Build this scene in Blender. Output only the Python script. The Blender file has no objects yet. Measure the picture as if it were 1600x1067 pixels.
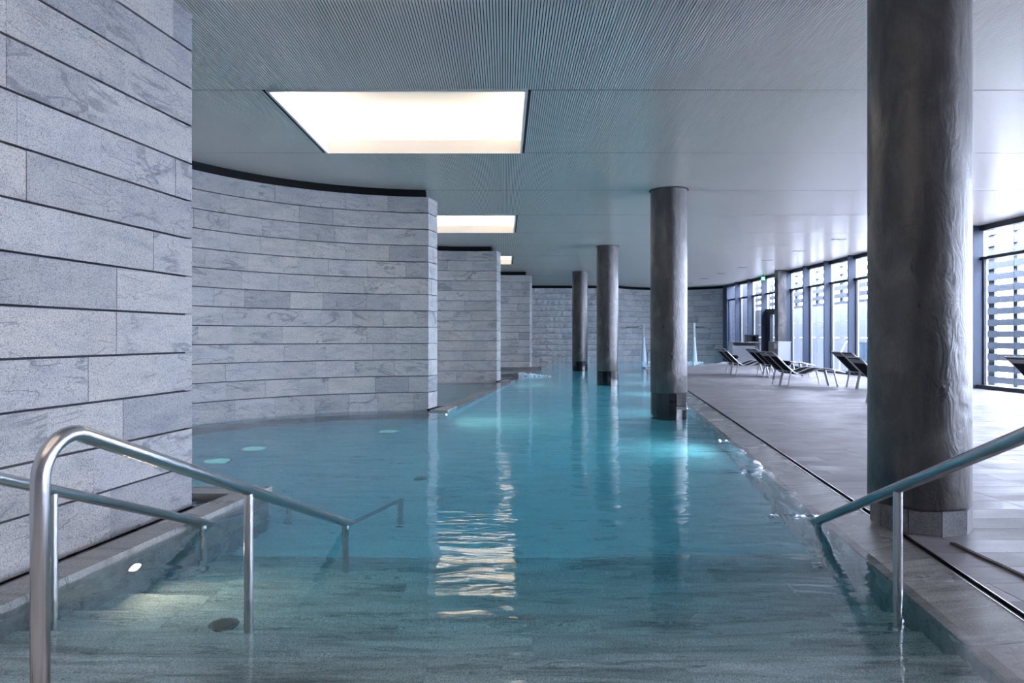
import bpy, bmesh, math, random
from mathutils import Vector, noise
random.seed(7)
sc = bpy.context.scene
COL = sc.collection

# ------------------------------------------------------------------ camera
F, VX, VY, CH = 1100.0, 789.0, 526.0, 1.45        # focal length (px), vanishing point, eye height over water
cd = bpy.data.cameras.new('camera'); cam = bpy.data.objects.new('camera', cd); COL.objects.link(cam)
cd.sensor_width = 36.0; cd.lens = F * 36.0 / 1600.0
cd.shift_x = (800.0 - VX) / 1600.0; cd.shift_y = -(533.5 - VY) / 1600.0
cd.clip_start = 0.05; cd.clip_end = 300
cam.location = (0, 0, CH); cam.rotation_euler = (math.radians(90), 0, 0)
sc.camera = cam
# ------------------------------------------------------------------ world, exposure
w = bpy.data.worlds.new('overcast_sky'); sc.world = w; w.use_nodes = True
bg = w.node_tree.nodes['Background']; bg.inputs[0].default_value = (0.745, 0.80, 1.0, 1); bg.inputs[1].default_value = 13.0
sc.view_settings.view_transform = 'Standard'; sc.view_settings.look = 'None'
sc.view_settings.exposure = 1.78; sc.view_settings.gamma = 1.0; sc.view_settings.use_curve_mapping = False
try:
    sc.cycles.use_denoising = True; sc.cycles.use_adaptive_sampling = True; sc.cycles.adaptive_threshold = 0.05
    sc.cycles.sample_clamp_indirect = 40.0
    sc.cycles.max_bounces = 10; sc.cycles.diffuse_bounces = 4; sc.cycles.glossy_bounces = 4; sc.cycles.transmission_bounces = 8; sc.cycles.transparent_max_bounces = 24
    sc.cycles.caustics_refractive = True; sc.cycles.caustics_reflective = True
except Exception: pass
LED_POWER = 7.0          # emission of the cove light strips
POOL_LAMP = 3.2
for i, (y0, y1) in enumerate(((-4.0, 18.0), (18.0, 40.0))):      # light portals in the glazed facade: no light of their own
    l = bpy.data.lights.new('daylight_portal', 'AREA'); l.shape = 'RECTANGLE'; l.size = y1 - y0; l.size_y = 4.2
    l.cycles.is_portal = True
    o = bpy.data.objects.new('daylight_portal', l); COL.objects.link(o)
    o.location = (12.75, (y0 + y1) / 2, 2.2); o.rotation_euler = (math.radians(90), 0, math.radians(90))

# ------------------------------------------------------------------ helpers
def tag(o, label=None, cat=None, group=None, kind=None):
    if label: o['label'] = label
    if cat: o['category'] = cat
    if group: o['group'] = group
    if kind: o['kind'] = kind
    return o
def link(name, me, parent=None):
    o = bpy.data.objects.new(name, me); COL.objects.link(o)
    if parent is not None: o.parent = parent
    return o
def empty(name, loc=(0, 0, 0)):
    o = bpy.data.objects.new(name, None); COL.objects.link(o); o.location = loc; o.empty_display_size = 0.2
    return o
def mesh(name, v, f, mat, parent=None, smooth=False):
    me = bpy.data.meshes.new(name); me.from_pydata(v, [], f); me.update()
    if mat is not None: me.materials.append(mat)
    if smooth:
        for p in me.polygons: p.use_smooth = True
    return link(name, me, parent)
class MB:
    def __init__(s): s.v = []; s.f = []
    def add(s, v, f):
        n = len(s.v); s.v += list(v); s.f += [tuple(i + n for i in q) for q in f]; return s
    def box(s, x0, x1, y0, y1, z0, z1):
        return s.add([(x0,y0,z0),(x1,y0,z0),(x1,y1,z0),(x0,y1,z0),(x0,y0,z1),(x1,y0,z1),(x1,y1,z1),(x0,y1,z1)],
                     [(0,3,2,1),(4,5,6,7),(0,1,5,4),(1,2,6,5),(2,3,7,6),(3,0,4,7)])
    def prism(s, poly, z0, z1):
        """poly: counter-clockwise (x,y) or (x,y,ztop)"""
        n = len(poly); zt = [p[2] if len(p) > 2 else z1 for p in poly]
        s.add([(p[0], p[1], z0) for p in poly] + [(p[0], p[1], zt[i]) for i, p in enumerate(poly)],
              [tuple(range(n - 1, -1, -1)), tuple(range(n, 2 * n))] + [(i, (i + 1) % n, n + (i + 1) % n, n + i) for i in range(n)])
        return s
    def tube(s, pts, r, seg=14, cap=True):
        pts = [Vector(p) for p in pts]; n = len(pts); rings = []
        t0 = (pts[1] - pts[0]).normalized()
        up = Vector((0, 0, 1)) if abs(t0.z) < 0.9 else Vector((1, 0, 0))
        nx = t0.cross(up).normalized(); base = len(s.v)
        for i in range(n):
            t = ((pts[i] - pts[i-1]).normalized() if i else t0) + ((pts[i+1] - pts[i]).normalized() if i < n - 1 else (pts[i] - pts[i-1]).normalized())
            t.normalize(); nx = (nx - t * nx.dot(t)).normalized(); ny = t.cross(nx)
            rr = r[i] if isinstance(r, (list, tuple)) else r
            for k in range(seg):
                a = 2 * math.pi * k / seg
                s.v.append(tuple(pts[i] + nx * (rr * math.cos(a)) + ny * (rr * math.sin(a))))
        for i in range(n - 1):
            for k in range(seg):
                a = base + i * seg + k; b = base + i * seg + (k + 1) % seg
                s.f.append((a, b, b + seg, a + seg))
        if cap:
            s.f.append(tuple(base + k for k in range(seg - 1, -1, -1)))
            s.f.append(tuple(base + (n - 1) * seg + k for k in range(seg)))
        return s
    def build(s, name, mat, parent=None, smooth=False, autosmooth=None):
        o = mesh(name, s.v, s.f, mat, parent, smooth)
        if autosmooth is not None:
            for p in o.data.polygons: p.use_smooth = True
            o.data.set_sharp_from_angle(angle=math.radians(autosmooth))
        return o
def bxo(name, x0, x1, y0, y1, z0, z1, mat, parent=None):
    return MB().box(x0, x1, y0, y1, z0, z1).build(name, mat, parent)

# ------------------------------------------------------------------ materials
def newmat(name):
    m = bpy.data.materials.new(name); m.use_nodes = True
    nt = m.node_tree; return m, nt, nt.nodes, nt.links, nt.nodes['Principled BSDF']
def simple(name, col, rough=0.5, metal=0.0, spec=0.5, nscale=None, namt=0.0, bump=0.0):
    m, nt, N, L, P = newmat(name)
    P.inputs['Base Color'].default_value = (*col, 1); P.inputs['Roughness'].default_value = rough
    P.inputs['Metallic'].default_value = metal; P.inputs['Specular IOR Level'].default_value = spec
    if nscale:
        tc = N.new('ShaderNodeTexCoord'); n = N.new('ShaderNodeTexNoise'); n.inputs['Scale'].default_value = nscale; n.inputs['Detail'].default_value = 5
        L.new(tc.outputs['Object'], n.inputs['Vector'])
        r = N.new('ShaderNodeValToRGB'); r.color_ramp.elements[0].position = 0.3; r.color_ramp.elements[1].position = 0.7
        r.color_ramp.elements[0].color = tuple(c * (1 - namt) for c in col) + (1,); r.color_ramp.elements[1].color = tuple(min(1, c * (1 + namt)) for c in col) + (1,)
        L.new(n.outputs['Fac'], r.inputs[0]); L.new(r.outputs[0], P.inputs['Base Color'])
        if bump:
            b = N.new('ShaderNodeBump'); b.inputs['Strength'].default_value = bump; b.inputs['Distance'].default_value = 0.01
            L.new(n.outputs['Fac'], b.inputs['Height']); L.new(b.outputs[0], P.inputs['Normal'])
    return m
def emit(name, col, strength):
    m = bpy.data.materials.new(name); m.use_nodes = True; nt = m.node_tree; nt.nodes.clear()
    e = nt.nodes.new('ShaderNodeEmission'); e.inputs[0].default_value = (*col, 1); e.inputs[1].default_value = strength
    o = nt.nodes.new('ShaderNodeOutputMaterial'); nt.links.new(e.outputs[0], o.inputs[0]); return m
def ramp(N, stops):
    r = N.new('ShaderNodeValToRGB'); e = r.color_ramp.elements
    while len(e) < len(stops): e.new(0.5)
    for i, (p, c) in enumerate(stops):
        e[i].position = p; e[i].color = (c, c, c, 1) if not isinstance(c, tuple) else (*c, 1)
    return r
def mixrgb(N, L, typ, a, b, fac):
    m = N.new('ShaderNodeMix'); m.data_type = 'RGBA'; m.blend_type = typ
    for sock, val in ((m.inputs[6], a), (m.inputs[7], b), (m.inputs[0], fac)):
        if hasattr(val, 'links') or hasattr(val, 'is_linked'): L.new(val, sock)
        else: sock.default_value = val if not isinstance(val, tuple) else (*val, 1)
    return m.outputs[2]
def mathn(N, L, op, a, b):
    m = N.new('ShaderNodeMath'); m.operation = op
    for i, val in enumerate((a, b)):
        if hasattr(val, 'is_linked'): L.new(val, m.inputs[i])
        else: m.inputs[i].default_value = val
    return m.outputs[0]

def stone_mat(name, base=(0.50, 0.495, 0.50), rockface=False, speck=0.40):
    """split granite: fine speckle, per-stone tone, dark veins and cleft marks"""
    m, nt, N, L, P = newmat(name)
    tc = N.new('ShaderNodeTexCoord'); oi = N.new('ShaderNodeObjectInfo')
    off = N.new('ShaderNodeVectorMath'); off.operation = 'MULTIPLY_ADD'; off.inputs[1].default_value = (37, 53, 29)
    cv = N.new('ShaderNodeCombineXYZ')
    for i in range(3): L.new(oi.outputs['Random'], cv.inputs[i])
    L.new(cv.outputs[0], off.inputs[0]); L.new(tc.outputs['Object'], off.inputs[2])
    def tex(scale, detail=4, vec=None, rough=0.55, dist=0.0):
        n = N.new('ShaderNodeTexNoise'); n.inputs['Scale'].default_value = scale; n.inputs['Detail'].default_value = detail
        n.inputs['Roughness'].default_value = rough; n.inputs['Distortion'].default_value = dist
        L.new(vec or off.outputs[0], n.inputs['Vector']); return n.outputs['Fac']
    mp = N.new('ShaderNodeMapping'); mp.inputs['Scale'].default_value = (1, 1, 3.2); mp.inputs['Rotation'].default_value = (0.35, 0.30, 0.2)
    L.new(off.outputs[0], mp.inputs[0])
    sp = tex(110, 3, rough=0.7); spr = ramp(N, [(0.30, 1 - speck * 1.7), (0.50, 1.0), (0.72, 1 + speck * 0.55)]); L.new(sp, spr.inputs[0])
    cl = tex(2.6, 4, mp.outputs[0], dist=0.4); clr = ramp(N, [(0.28, (0.80, 0.82, 0.86)), (0.5, (1, 1, 1)), (0.75, (1.10, 1.07, 1.03))]); L.new(cl, clr.inputs[0])
    c = mixrgb(N, L, 'MULTIPLY', base, spr.outputs[0], 1.0)
    c = mixrgb(N, L, 'MULTIPLY', c, clr.outputs[0], 1.0)
    # each stone has its own tone
    tone = ramp(N, [(0.0, (0.72, 0.74, 0.77)), (0.2, (0.95, 0.95, 0.95)), (0.55, (1.0, 1.01, 1.03)), (0.8, (1.08, 1.06, 1.02)), (1.0, (0.92, 0.93, 0.92))]); L.new(oi.outputs['Random'], tone.inputs[0])
    c = mixrgb(N, L, 'MULTIPLY', c, tone.outputs[0], 1.0)
    # veins: only some stones
    vn = tex(0.9, 5, mp.outputs[0], dist=1.2); vr = ramp(N, [(0.485, 0.0), (0.505, 1.0), (0.515, 1.0), (0.55, 0.0)]); L.new(vn, vr.inputs[0])
    pres = tex(1.3, 2); pr = ramp(N, [(0.52, 0.0), (0.60, 1.0)]); L.new(pres, pr.inputs[0])
    vf = mathn(N, L, 'MULTIPLY', vr.outputs[0], pr.outputs[0]); vf = mathn(N, L, 'MULTIPLY', vf, 0.62)
    c = mixrgb(N, L, 'MIX', c, (0.16, 0.17, 0.20), vf)
    # warm iron blotches
    wn = tex(1.7, 3); wr = ramp(N, [(0.62, 0.0), (0.74, 0.35)]); L.new(wn, wr.inputs[0])
    c = mixrgb(N, L, 'MULTIPLY', c, (1.06, 0.97, 0.86), wr.outputs[0])
    L.new(c, P.inputs['Base Color']); P.inputs['Roughness'].default_value = 0.75; P.inputs['Specular IOR Level'].default_value = 0.3
    # relief: soft cleft surface, a few sharp ledges in patches, grain
    h1 = tex(2.2 if not rockface else 7.0, 5, mp.outputs[0], rough=0.5, dist=0.5)
    if not rockface:
        lg = tex(3.0, 2, mp.outputs[0], dist=0.6); st = ramp(N, [(0.545, 0.0), (0.575, 1.0)]); L.new(lg, st.inputs[0])
        pm = tex(1.6, 1); pk = ramp(N, [(0.50, 0.0), (0.60, 1.0)]); L.new(pm, pk.inputs[0])
        step_ = mathn(N, L, 'MULTIPLY', mathn(N, L, 'MULTIPLY', st.outputs[0], pk.outputs[0]), 0.38)
        h1 = mathn(N, L, 'ADD', h1, step_)
    b1 = N.new('ShaderNodeBump'); b1.inputs['Strength'].default_value = 0.8 if not rockface else 1.0; b1.inputs['Distance'].default_value = 0.030 if not rockface else 0.06
    L.new(h1, b1.inputs['Height'])
    b2 = N.new('ShaderNodeBump'); b2.inputs['Strength'].default_value = 0.5; b2.inputs['Distance'].default_value = 0.004
    L.new(sp, b2.inputs['Height']); L.new(b1.outputs[0], b2.inputs['Normal']); L.new(b2.outputs[0], P.inputs['Normal'])
    return m
def slab_mat(name, base, rough=0.35, spec=0.5, vein=0.35, rand=0.12, dark=(0.10, 0.11, 0.12), speck=0.35, stretch=(0.35, 3.0, 1.0)):
    """sawn granite slabs with streaks running along x"""
    m, nt, N, L, P = newmat(name)
    tc = N.new('ShaderNodeTexCoord'); oi = N.new('ShaderNodeObjectInfo')
    off = N.new('ShaderNodeVectorMath'); off.operation = 'MULTIPLY_ADD'; off.inputs[1].default_value = (31, 17, 11)
    cv = N.new('ShaderNodeCombineXYZ')
    for i in range(3): L.new(oi.outputs['Random'], cv.inputs[i])
    L.new(cv.outputs[0], off.inputs[0]); L.new(tc.outputs['Object'], off.inputs[2])
    mp = N.new('ShaderNodeMapping'); mp.inputs['Scale'].default_value = stretch; mp.inputs['Rotation'].default_value = (0, 0, 0.03); L.new(off.outputs[0], mp.inputs[0])
    def tex(scale, detail, vec, dist=0.0, rough=0.6):
        n = N.new('ShaderNodeTexNoise'); n.inputs['Scale'].default_value = scale; n.inputs['Detail'].default_value = detail; n.inputs['Distortion'].default_value = dist
        n.inputs['Roughness'].default_value = rough
        L.new(vec, n.inputs['Vector']); return n.outputs['Fac']
    s = tex(120, 3, off.outputs[0], rough=0.75); sr = ramp(N, [(0.3, 1 - speck * 1.5), (0.5, 1.0), (0.7, 1 + speck)]); L.new(s, sr.inputs[0])
    v = tex(4.0, 6, mp.outputs[0], 0.6); vr = ramp(N, [(0.30, 1 - vein), (0.5, 1.0), (0.75, 1 + vein * 0.6)]); L.new(v, vr.inputs[0])
    k = tex(2.2, 5, mp.outputs[0], 1.5); kr = ramp(N, [(0.60, 0.0), (0.625, 0.7), (0.64, 0.0)]); L.new(k, kr.inputs[0])
    c = mixrgb(N, L, 'MULTIPLY', base, sr.outputs[0], 1.0); c = mixrgb(N, L, 'MULTIPLY', c, vr.outputs[0], 1.0)
    c = mixrgb(N, L, 'MIX', c, dark, kr.outputs[0])
    t = ramp(N, [(0, 1 - rand), (1, 1 + rand)]); L.new(oi.outputs['Random'], t.inputs[0]); c = mixrgb(N, L, 'MULTIPLY', c, t.outputs[0], 1.0)
    L.new(c, P.inputs['Base Color']); P.inputs['Specular IOR Level'].default_value = spec
    rr = ramp(N, [(0.3, rough * 0.7), (0.7, min(1, rough * 1.3))]); L.new(tex(1.4, 4, off.outputs[0]), rr.inputs[0]); L.new(rr.outputs[0], P.inputs['Roughness'])
    b = N.new('ShaderNodeBump'); b.inputs['Strength'].default_value = 0.25; b.inputs['Distance'].default_value = 0.003; L.new(s, b.inputs['Height']); L.new(b.outputs[0], P.inputs['Normal'])
    return m
def column_mat():
    m, nt, N, L, P = newmat('polished_dark_plaster')
    tc = N.new('ShaderNodeTexCoord'); mp = N.new('ShaderNodeMapping'); mp.inputs['Scale'].default_value = (1, 1, 0.45); L.new(tc.outputs['Object'], mp.inputs[0])
    def tex(scale, detail, dist=0.0, vec=None):
        n = N.new('ShaderNodeTexNoise'); n.inputs['Scale'].default_value = scale; n.inputs['Detail'].default_value = detail; n.inputs['Distortion'].default_value = dist
        L.new(vec or mp.outputs[0], n.inputs['Vector']); return n.outputs['Fac']
    a = tex(4.6, 7, 0.9); ar = ramp(N, [(0.28, (0.022, 0.021, 0.023)), (0.5, (0.056, 0.051, 0.052)), (0.72, (0.125, 0.112, 0.106))]); L.new(a, ar.inputs[0])
    g = tex(70, 3); gr = ramp(N, [(0.3, 0.82), (0.7, 1.15)]); L.new(g, gr.inputs[0])
    c = mixrgb(N, L, 'MULTIPLY', ar.outputs[0], gr.outputs[0], 1.0); L.new(c, P.inputs['Base Color'])
    rr = ramp(N, [(0.3, 0.27), (0.7, 0.38)]); L.new(tex(5, 5, 0.5), rr.inputs[0]); L.new(rr.outputs[0], P.inputs['Roughness'])
    P.inputs['Specular IOR Level'].default_value = 0.9
    b1 = N.new('ShaderNodeBump'); b1.inputs['Strength'].default_value = 0.6; b1.inputs['Distance'].default_value = 0.018; L.new(tex(7, 6, 1.6), b1.inputs['Height'])
    b2 = N.new('ShaderNodeBump'); b2.inputs['Strength'].default_value = 0.25; b2.inputs['Distance'].default_value = 0.003; L.new(g, b2.inputs['Height']); L.new(b1.outputs[0], b2.inputs['Normal'])
    L.new(b2.outputs[0], P.inputs['Normal']); return m
def steel_mat():
    m, nt, N, L, P = newmat('brushed_stainless_steel')
    P.inputs['Base Color'].default_value = (0.62, 0.62, 0.63, 1); P.inputs['Metallic'].default_value = 1; P.inputs['Roughness'].default_value = 0.27
    return m
def water_mat():
    m = bpy.data.materials.new('clear_pool_water'); m.use_nodes = True; nt = m.node_tree; N = nt.nodes; L = nt.links; N.clear()
    out = N.new('ShaderNodeOutputMaterial'); g = N.new('ShaderNodeBsdfGlass'); g.inputs['IOR'].default_value = 1.333; g.inputs['Roughness'].default_value = 0.0
    g.inputs['Color'].default_value = (1, 1, 1, 1)
    va = N.new('ShaderNodeVolumeAbsorption'); va.inputs['Color'].default_value = (0.15, 0.84, 0.965, 1); va.inputs['Density'].default_value = 0.60
    L.new(g.outputs[0], out.inputs['Surface']); L.new(va.outputs[0], out.inputs['Volume'])
    tc = N.new('ShaderNodeTexCoord')
    def tex(scale, detail, st, dist=0.3):
        mp = N.new('ShaderNodeMapping'); mp.inputs['Scale'].default_value = st; mp.inputs['Rotation'].default_value = (0, 0, 0.12); L.new(tc.outputs['Object'], mp.inputs[0])
        n = N.new('ShaderNodeTexNoise'); n.inputs['Scale'].default_value = scale; n.inputs['Detail'].default_value = detail; n.inputs['Distortion'].default_value = dist
        L.new(mp.outputs[0], n.inputs['Vector']); return n.outputs['Fac']
    a = tex(1.1, 2, (0.8, 1.9, 1), 0.8); b = tex(5.5, 2, (0.6, 1.6, 1), 0.8); c = tex(0.22, 2, (1, 1, 1))
    cr = ramp(N, [(0.38, 0.35), (0.62, 1.0)]); L.new(c, cr.inputs[0])
    b = mathn(N, L, 'MULTIPLY', b, 0.20); h = mathn(N, L, 'ADD', a, b); h = mathn(N, L, 'MULTIPLY', h, cr.outputs[0])
    bp = N.new('ShaderNodeBump'); bp.inputs['Strength'].default_value = 1.0; bp.inputs['Distance'].default_value = 0.023
    L.new(h, bp.inputs['Height']); L.new(bp.outputs[0], g.inputs['Normal']); return m
def glass_mat(name='window_glass', tint=(0.96, 0.985, 1.0), ior=1.45):
    m = bpy.data.materials.new(name); m.use_nodes = True; nt = m.node_tree; N = nt.nodes; L = nt.links; N.clear()
    out = N.new('ShaderNodeOutputMaterial'); t = N.new('ShaderNodeBsdfTransparent'); t.inputs[0].default_value = (*tint, 1)
    g = N.new('ShaderNodeBsdfGlossy'); g.inputs['Roughness'].default_value = 0.02; lw = N.new('ShaderNodeLayerWeight'); lw.inputs[0].default_value = 0.5
    f0 = ((ior - 1) / (ior + 1)) ** 2; p5 = mathn(N, L, 'POWER', lw.outputs['Facing'], 5.0); fr = mathn(N, L, 'ADD', mathn(N, L, 'MULTIPLY', p5, 1 - f0), f0)
    mx = N.new('ShaderNodeMixShader'); L.new(fr, mx.inputs[0]); L.new(t.outputs[0], mx.inputs[1]); L.new(g.outputs[0], mx.inputs[2]); L.new(mx.outputs[0], out.inputs[0]); return m

M = dict(
    stone=stone_mat('split_granite'), rock=stone_mat('rock_faced_granite', (0.76, 0.76, 0.77), True),
    mortar=simple('dark_joint', (0.05, 0.055, 0.07), 0.9),
    slab=slab_mat('sawn_granite', (0.34, 0.34, 0.335), 0.26, 0.5),
    step=slab_mat('step_granite', (0.60, 0.585, 0.57), 0.5, 0.4, vein=0.6, speck=0.45),
    floor=slab_mat('pool_floor_granite', (0.80, 0.82, 0.80), 0.6, 0.3, vein=0.15, speck=0.2),
    deck=slab_mat('deck_porcelain', (0.240, 0.224, 0.234), 0.44, 0.36, vein=0.12, rand=0.07, dark=(0.19, 0.18, 0.19), speck=0.14, stretch=(0.5, 3.5, 1)),
    grout=simple('pale_grout', (0.5, 0.5, 0.48), 0.8), deckgrout=simple('dark_grout', (0.10, 0.10, 0.11), 0.8),
    ceil=simple('grey_metal_ceiling', (0.88, 0.80, 0.735), 0.28, 0.1, 0.6), fleece=simple('dark_acoustic_fleece', (0.03, 0.03, 0.032), 0.9), slabtop=simple('void_black', (0.012, 0.012, 0.013), 0.9),
    black=simple('black_metal_trim', (0.006, 0.006, 0.008), 0.6, 0, 0.15), frame=simple('anthracite_frame', (0.018, 0.022, 0.032), 0.4),
    fin=simple('blue_grey_mullion', (0.040, 0.058, 0.095), 0.4, 0.0, 0.35), white=simple('white_plaster', (0.82, 0.80, 0.77), 0.7),
    led=emit('warm_led_strip', (1.0, 0.85, 0.70), LED_POWER), column=column_mat(), steel=steel_mat(),
    tile=simple('black_glazed_tile', (0.006, 0.007, 0.010), 0.06, 0, 0.7), basestone=slab_mat('grey_base_stone', (0.20, 0.20, 0.21), 0.6, 0.3, vein=0.3, speck=0.4),
    water=water_mat(), glass=glass_mat(), alu=simple('light_aluminium', (0.50, 0.51, 0.53), 0.36, 0.85),
    sling=simple('navy_black_sling', (0.008, 0.010, 0.017), 0.8, 0, 0.1, nscale=300, namt=0.3), band=simple('grey_head_band', (0.30, 0.30, 0.32), 0.7),
    cab=simple('pale_laminate', (0.48, 0.50, 0.54), 0.25, 0.2), cabdark=simple('dark_laminate', (0.03, 0.035, 0.045), 0.3), cabgrey=simple('grey_laminate', (0.24, 0.25, 0.25), 0.4), paper=simple('white_paper', (0.85, 0.86, 0.88), 0.6),
    slat=simple('weathered_facade_slat', (0.026, 0.036, 0.052), 0.6), outwall=simple('pale_concrete_wall', (0.20, 0.225, 0.265), 0.8, nscale=0.8, namt=0.05), ground=simple('terrace_concrete', (0.55, 0.55, 0.57), 0.8),
    green=emit('exit_green', (0.02, 0.55, 0.25), 0.8), exitwhite=emit('exit_white', (0.8, 1.0, 0.9), 1.0), lamp=emit('pool_lamp_glow', (1.0, 0.78, 0.52), POOL_LAMP), coollens=emit('cool_lamp_glow', (.8, .95, 1.0), 0.25), teal=emit('floor_lamp_glow', (0.6, 0.95, 0.9), 0.20),
    foam=simple('white_foam', (0.85, 0.92, 0.96), 0.5), frost=glass_mat('frosted_panel', (0.62, 0.72, 0.80), 1.3), dim=simple('lamp_lens', (0.6, 0.6, 0.6), 0.3), brown=simple('bronze_gutter', (0.10, 0.085, 0.07), 0.5, 0.4),
)
# ------------------------------------------------------------------ layout
ZC = 4.35                                  # ceiling
SL = 0.1455                                # slant of the pool against the ceiling grid
edge = lambda y: 2.10 + SL * y             # overflow slot along the deck
lpool = lambda y: -2.30 + 0.15 * (y - 5.9) # left pool edge
CUR = [(6.80, 32.3), (7.7, 32.8), (8.7, 33.7), (9.9, 34.9), (10.9, 36.1), (11.6, 37.2), (12.1, 38.4), (12.5, 39.6)]   # curved far end of the deck
def deck_left(y):
    if y <= 32.3: return edge(y)
    for (xa, ya), (xb, yb) in zip(CUR, CUR[1:]):
        if y <= yb: return xa + (xb - xa) * (y - ya) / (yb - ya)
    return 12.5
deck_z = lambda x, y: 0.02 + min(0.085, max(0.0, 0.0105 * (x - edge(min(y, 32.3)))))
WX = 12.5                                  # glazed facade
FLOOR = -1.30

# ------------------------------------------------------------------ ceiling
JOINTS = [8.284 + 2.836 * k for k in range(-5, 13)]
ceil = tag(empty('ceiling', (0, 0, ZC)), 'grey grooved metal panel ceiling over the whole pool hall', 'ceiling', kind='structure')
WELLX = (-2.79, 0.24); WELLK = (2, 5, 8, 11, 14)  # first and last wells are unseen repeats, added to light steps and far wall
XL, XR = -8.0, WX + 0.1
def grooved(x0, x1, y0, y1):
    v = []; f = []; p = 0.028; gw = 0.009; gd = 0.014
    n = int((x1 - x0) / p); xs = []
    for i in range(n):
        a = x0 + i * p
        xs += [(a, 0), (a + p - gw, 0), (a + p - gw, gd), (a + p, gd)]
    xs += [(x0 + n * p, 0), (x1, 0)]
    for x, z in xs: v += [(x, y0, z), (x, y1, z)]
    for i in range(len(xs) - 1): f.append((2*i, 2*i+1, 2*i+3, 2*i+2))
    return v, f
for k in range(len(JOINTS) - 1):
    y0, y1 = JOINTS[k], JOINTS[k+1]
    spans = [(XL, WELLX[0] - 0.07), (WELLX[1] + 0.07, XR)] if k in WELLK else [(XL, XR)]
    for a, b in spans:
        v, f = grooved(a, b, y0 + 0.009, y1 - 0.009)
        o = mesh('ceiling_panel', v, f, M['ceil'], ceil); o.data.materials.append(M['fleece'])
        for i in range(2, len(f) - 1, 4): o.data.polygons[i].material_index = 1  # groove bottoms coloured near black to deepen the shade in the slots
    spans2 = [(XL - .3, WELLX[0] - 0.05), (WELLX[1] + 0.05, XR + .3)] if k in WELLK else [(XL - .3, XR + .3)]
    for a, b in spans2:
        o = bxo('ceiling_slab', a, b, y0, y1, 0.05, 0.12, M['slabtop'], ceil)
# skylight-like light wells
for n, k in enumerate(WELLK):
    y0, y1 = JOINTS[k], JOINTS[k+1]; x0, x1 = WELLX
    t = tag(empty('ceiling_light_well', ((x0+x1)/2, (y0+y1)/2, ZC)),
            ['lit ceiling well above the entry steps behind the viewer', 'large nearest lit ceiling well above the curved stone wall', 'second lit ceiling well half hidden behind the curved wall end', 'small farthest lit ceiling well beside the far stone pier', 'lit ceiling well hidden behind the far stone pier'][n],
            'ceiling light', 'lit wells in the ceiling')
    cx, cy = (x0+x1)/2, (y0+y1)/2; hx, hy = (x1-x0)/2, (y1-y0)/2 - 0.03
    e = 0.42; h1, h2 = 0.20, 0.62
    mb = MB()                        # lip
    for (a, b, c, d) in ((-hx-.03, -hx, -hy, hy), (hx, hx+.03, -hy, hy), (-hx-.03, hx+.03, -hy-.03, -hy), (-hx-.03, hx+.03, hy, hy+.03)): mb.box(a, b, c, d, -0.012, h1)
    mb.build('lip', M['white'], t)
    mb = MB()
    for (a, b, c, d) in ((-hx-e, -hx-.03, -hy-e, hy+e), (hx+.03, hx+e, -hy-e, hy+e), (-hx-.03, hx+.03, -hy-e, -hy-.03), (-hx-.03, hx+.03, hy+.03, hy+e)): mb.box(a, b, c, d, h1-.03, h1)
    lg = mb.build('ledge', M['white'], t)
    mb = MB()
    for (a, b, c, d) in ((-hx-e-.03, -hx-e, -hy-e, hy+e), (hx+e, hx+e+.03, -hy-e, hy+e), (-hx-e-.03, hx+e+.03, -hy-e-.03, -hy-e), (-hx-e-.03, hx+e+.03, hy+e, hy+e+.03)): mb.box(a, b, c, d, h1-.03, h2)
    mb.box(-hx-e-.03, hx+e+.03, -hy-e-.03, hy+e+.03, h2, h2+.03)
    mb.build('cove', M['white'], t)
    for (a, b, c, d) in ((-hx-.24, -hx-.16, -hy, hy), (hx+.16, hx+.24, -hy, hy), (-hx, hx, -hy-.24, -hy-.16), (-hx, hx, hy+.16, hy+.24)):
        bxo('light_strip', a, b, c, d, h1 + 0.005, h1 + 0.03, M['led'], lg)
    for (a, b) in ((-hx-.07, -hx-.035), (hx+.035, hx+.07)):
        bxo('shadow_gap', a, b, -hy, hy, 0.0, 0.02, M['slabtop'], t)
# recessed twin downlights along the glazing
for i in range(7):
    y = 21.0 + 2.836 * i - 0.05
    t = tag(empty('ceiling_spotlight', (9.93, y, ZC)), ['nearest', 'second nearest', 'third', 'fourth', 'fifth', 'sixth', 'farthest'][i] + ' twin spotlight in the ceiling row beside the windows', 'spotlight', 'twin ceiling spotlights')
    mb = MB(); mb.box(-.20, .20, -.075, -.06, -.014, .01).box(-.20, .20, .06, .075, -.014, .01).box(-.20, -.185, -.06, .06, -.014, .01).box(.185, .20, -.06, .06, -.014, .01); mb.build('frame', M['alu'], t)
    rc = bxo('recess', -.185, .185, -.06, .06, -.006, .0, M['black'], t)
    for s in (-.1, .1): MB().tube([(s, 0, -.016), (s, 0, -.004)], 0.045, 12).build('lamp', M['dim'], rc)

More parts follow.
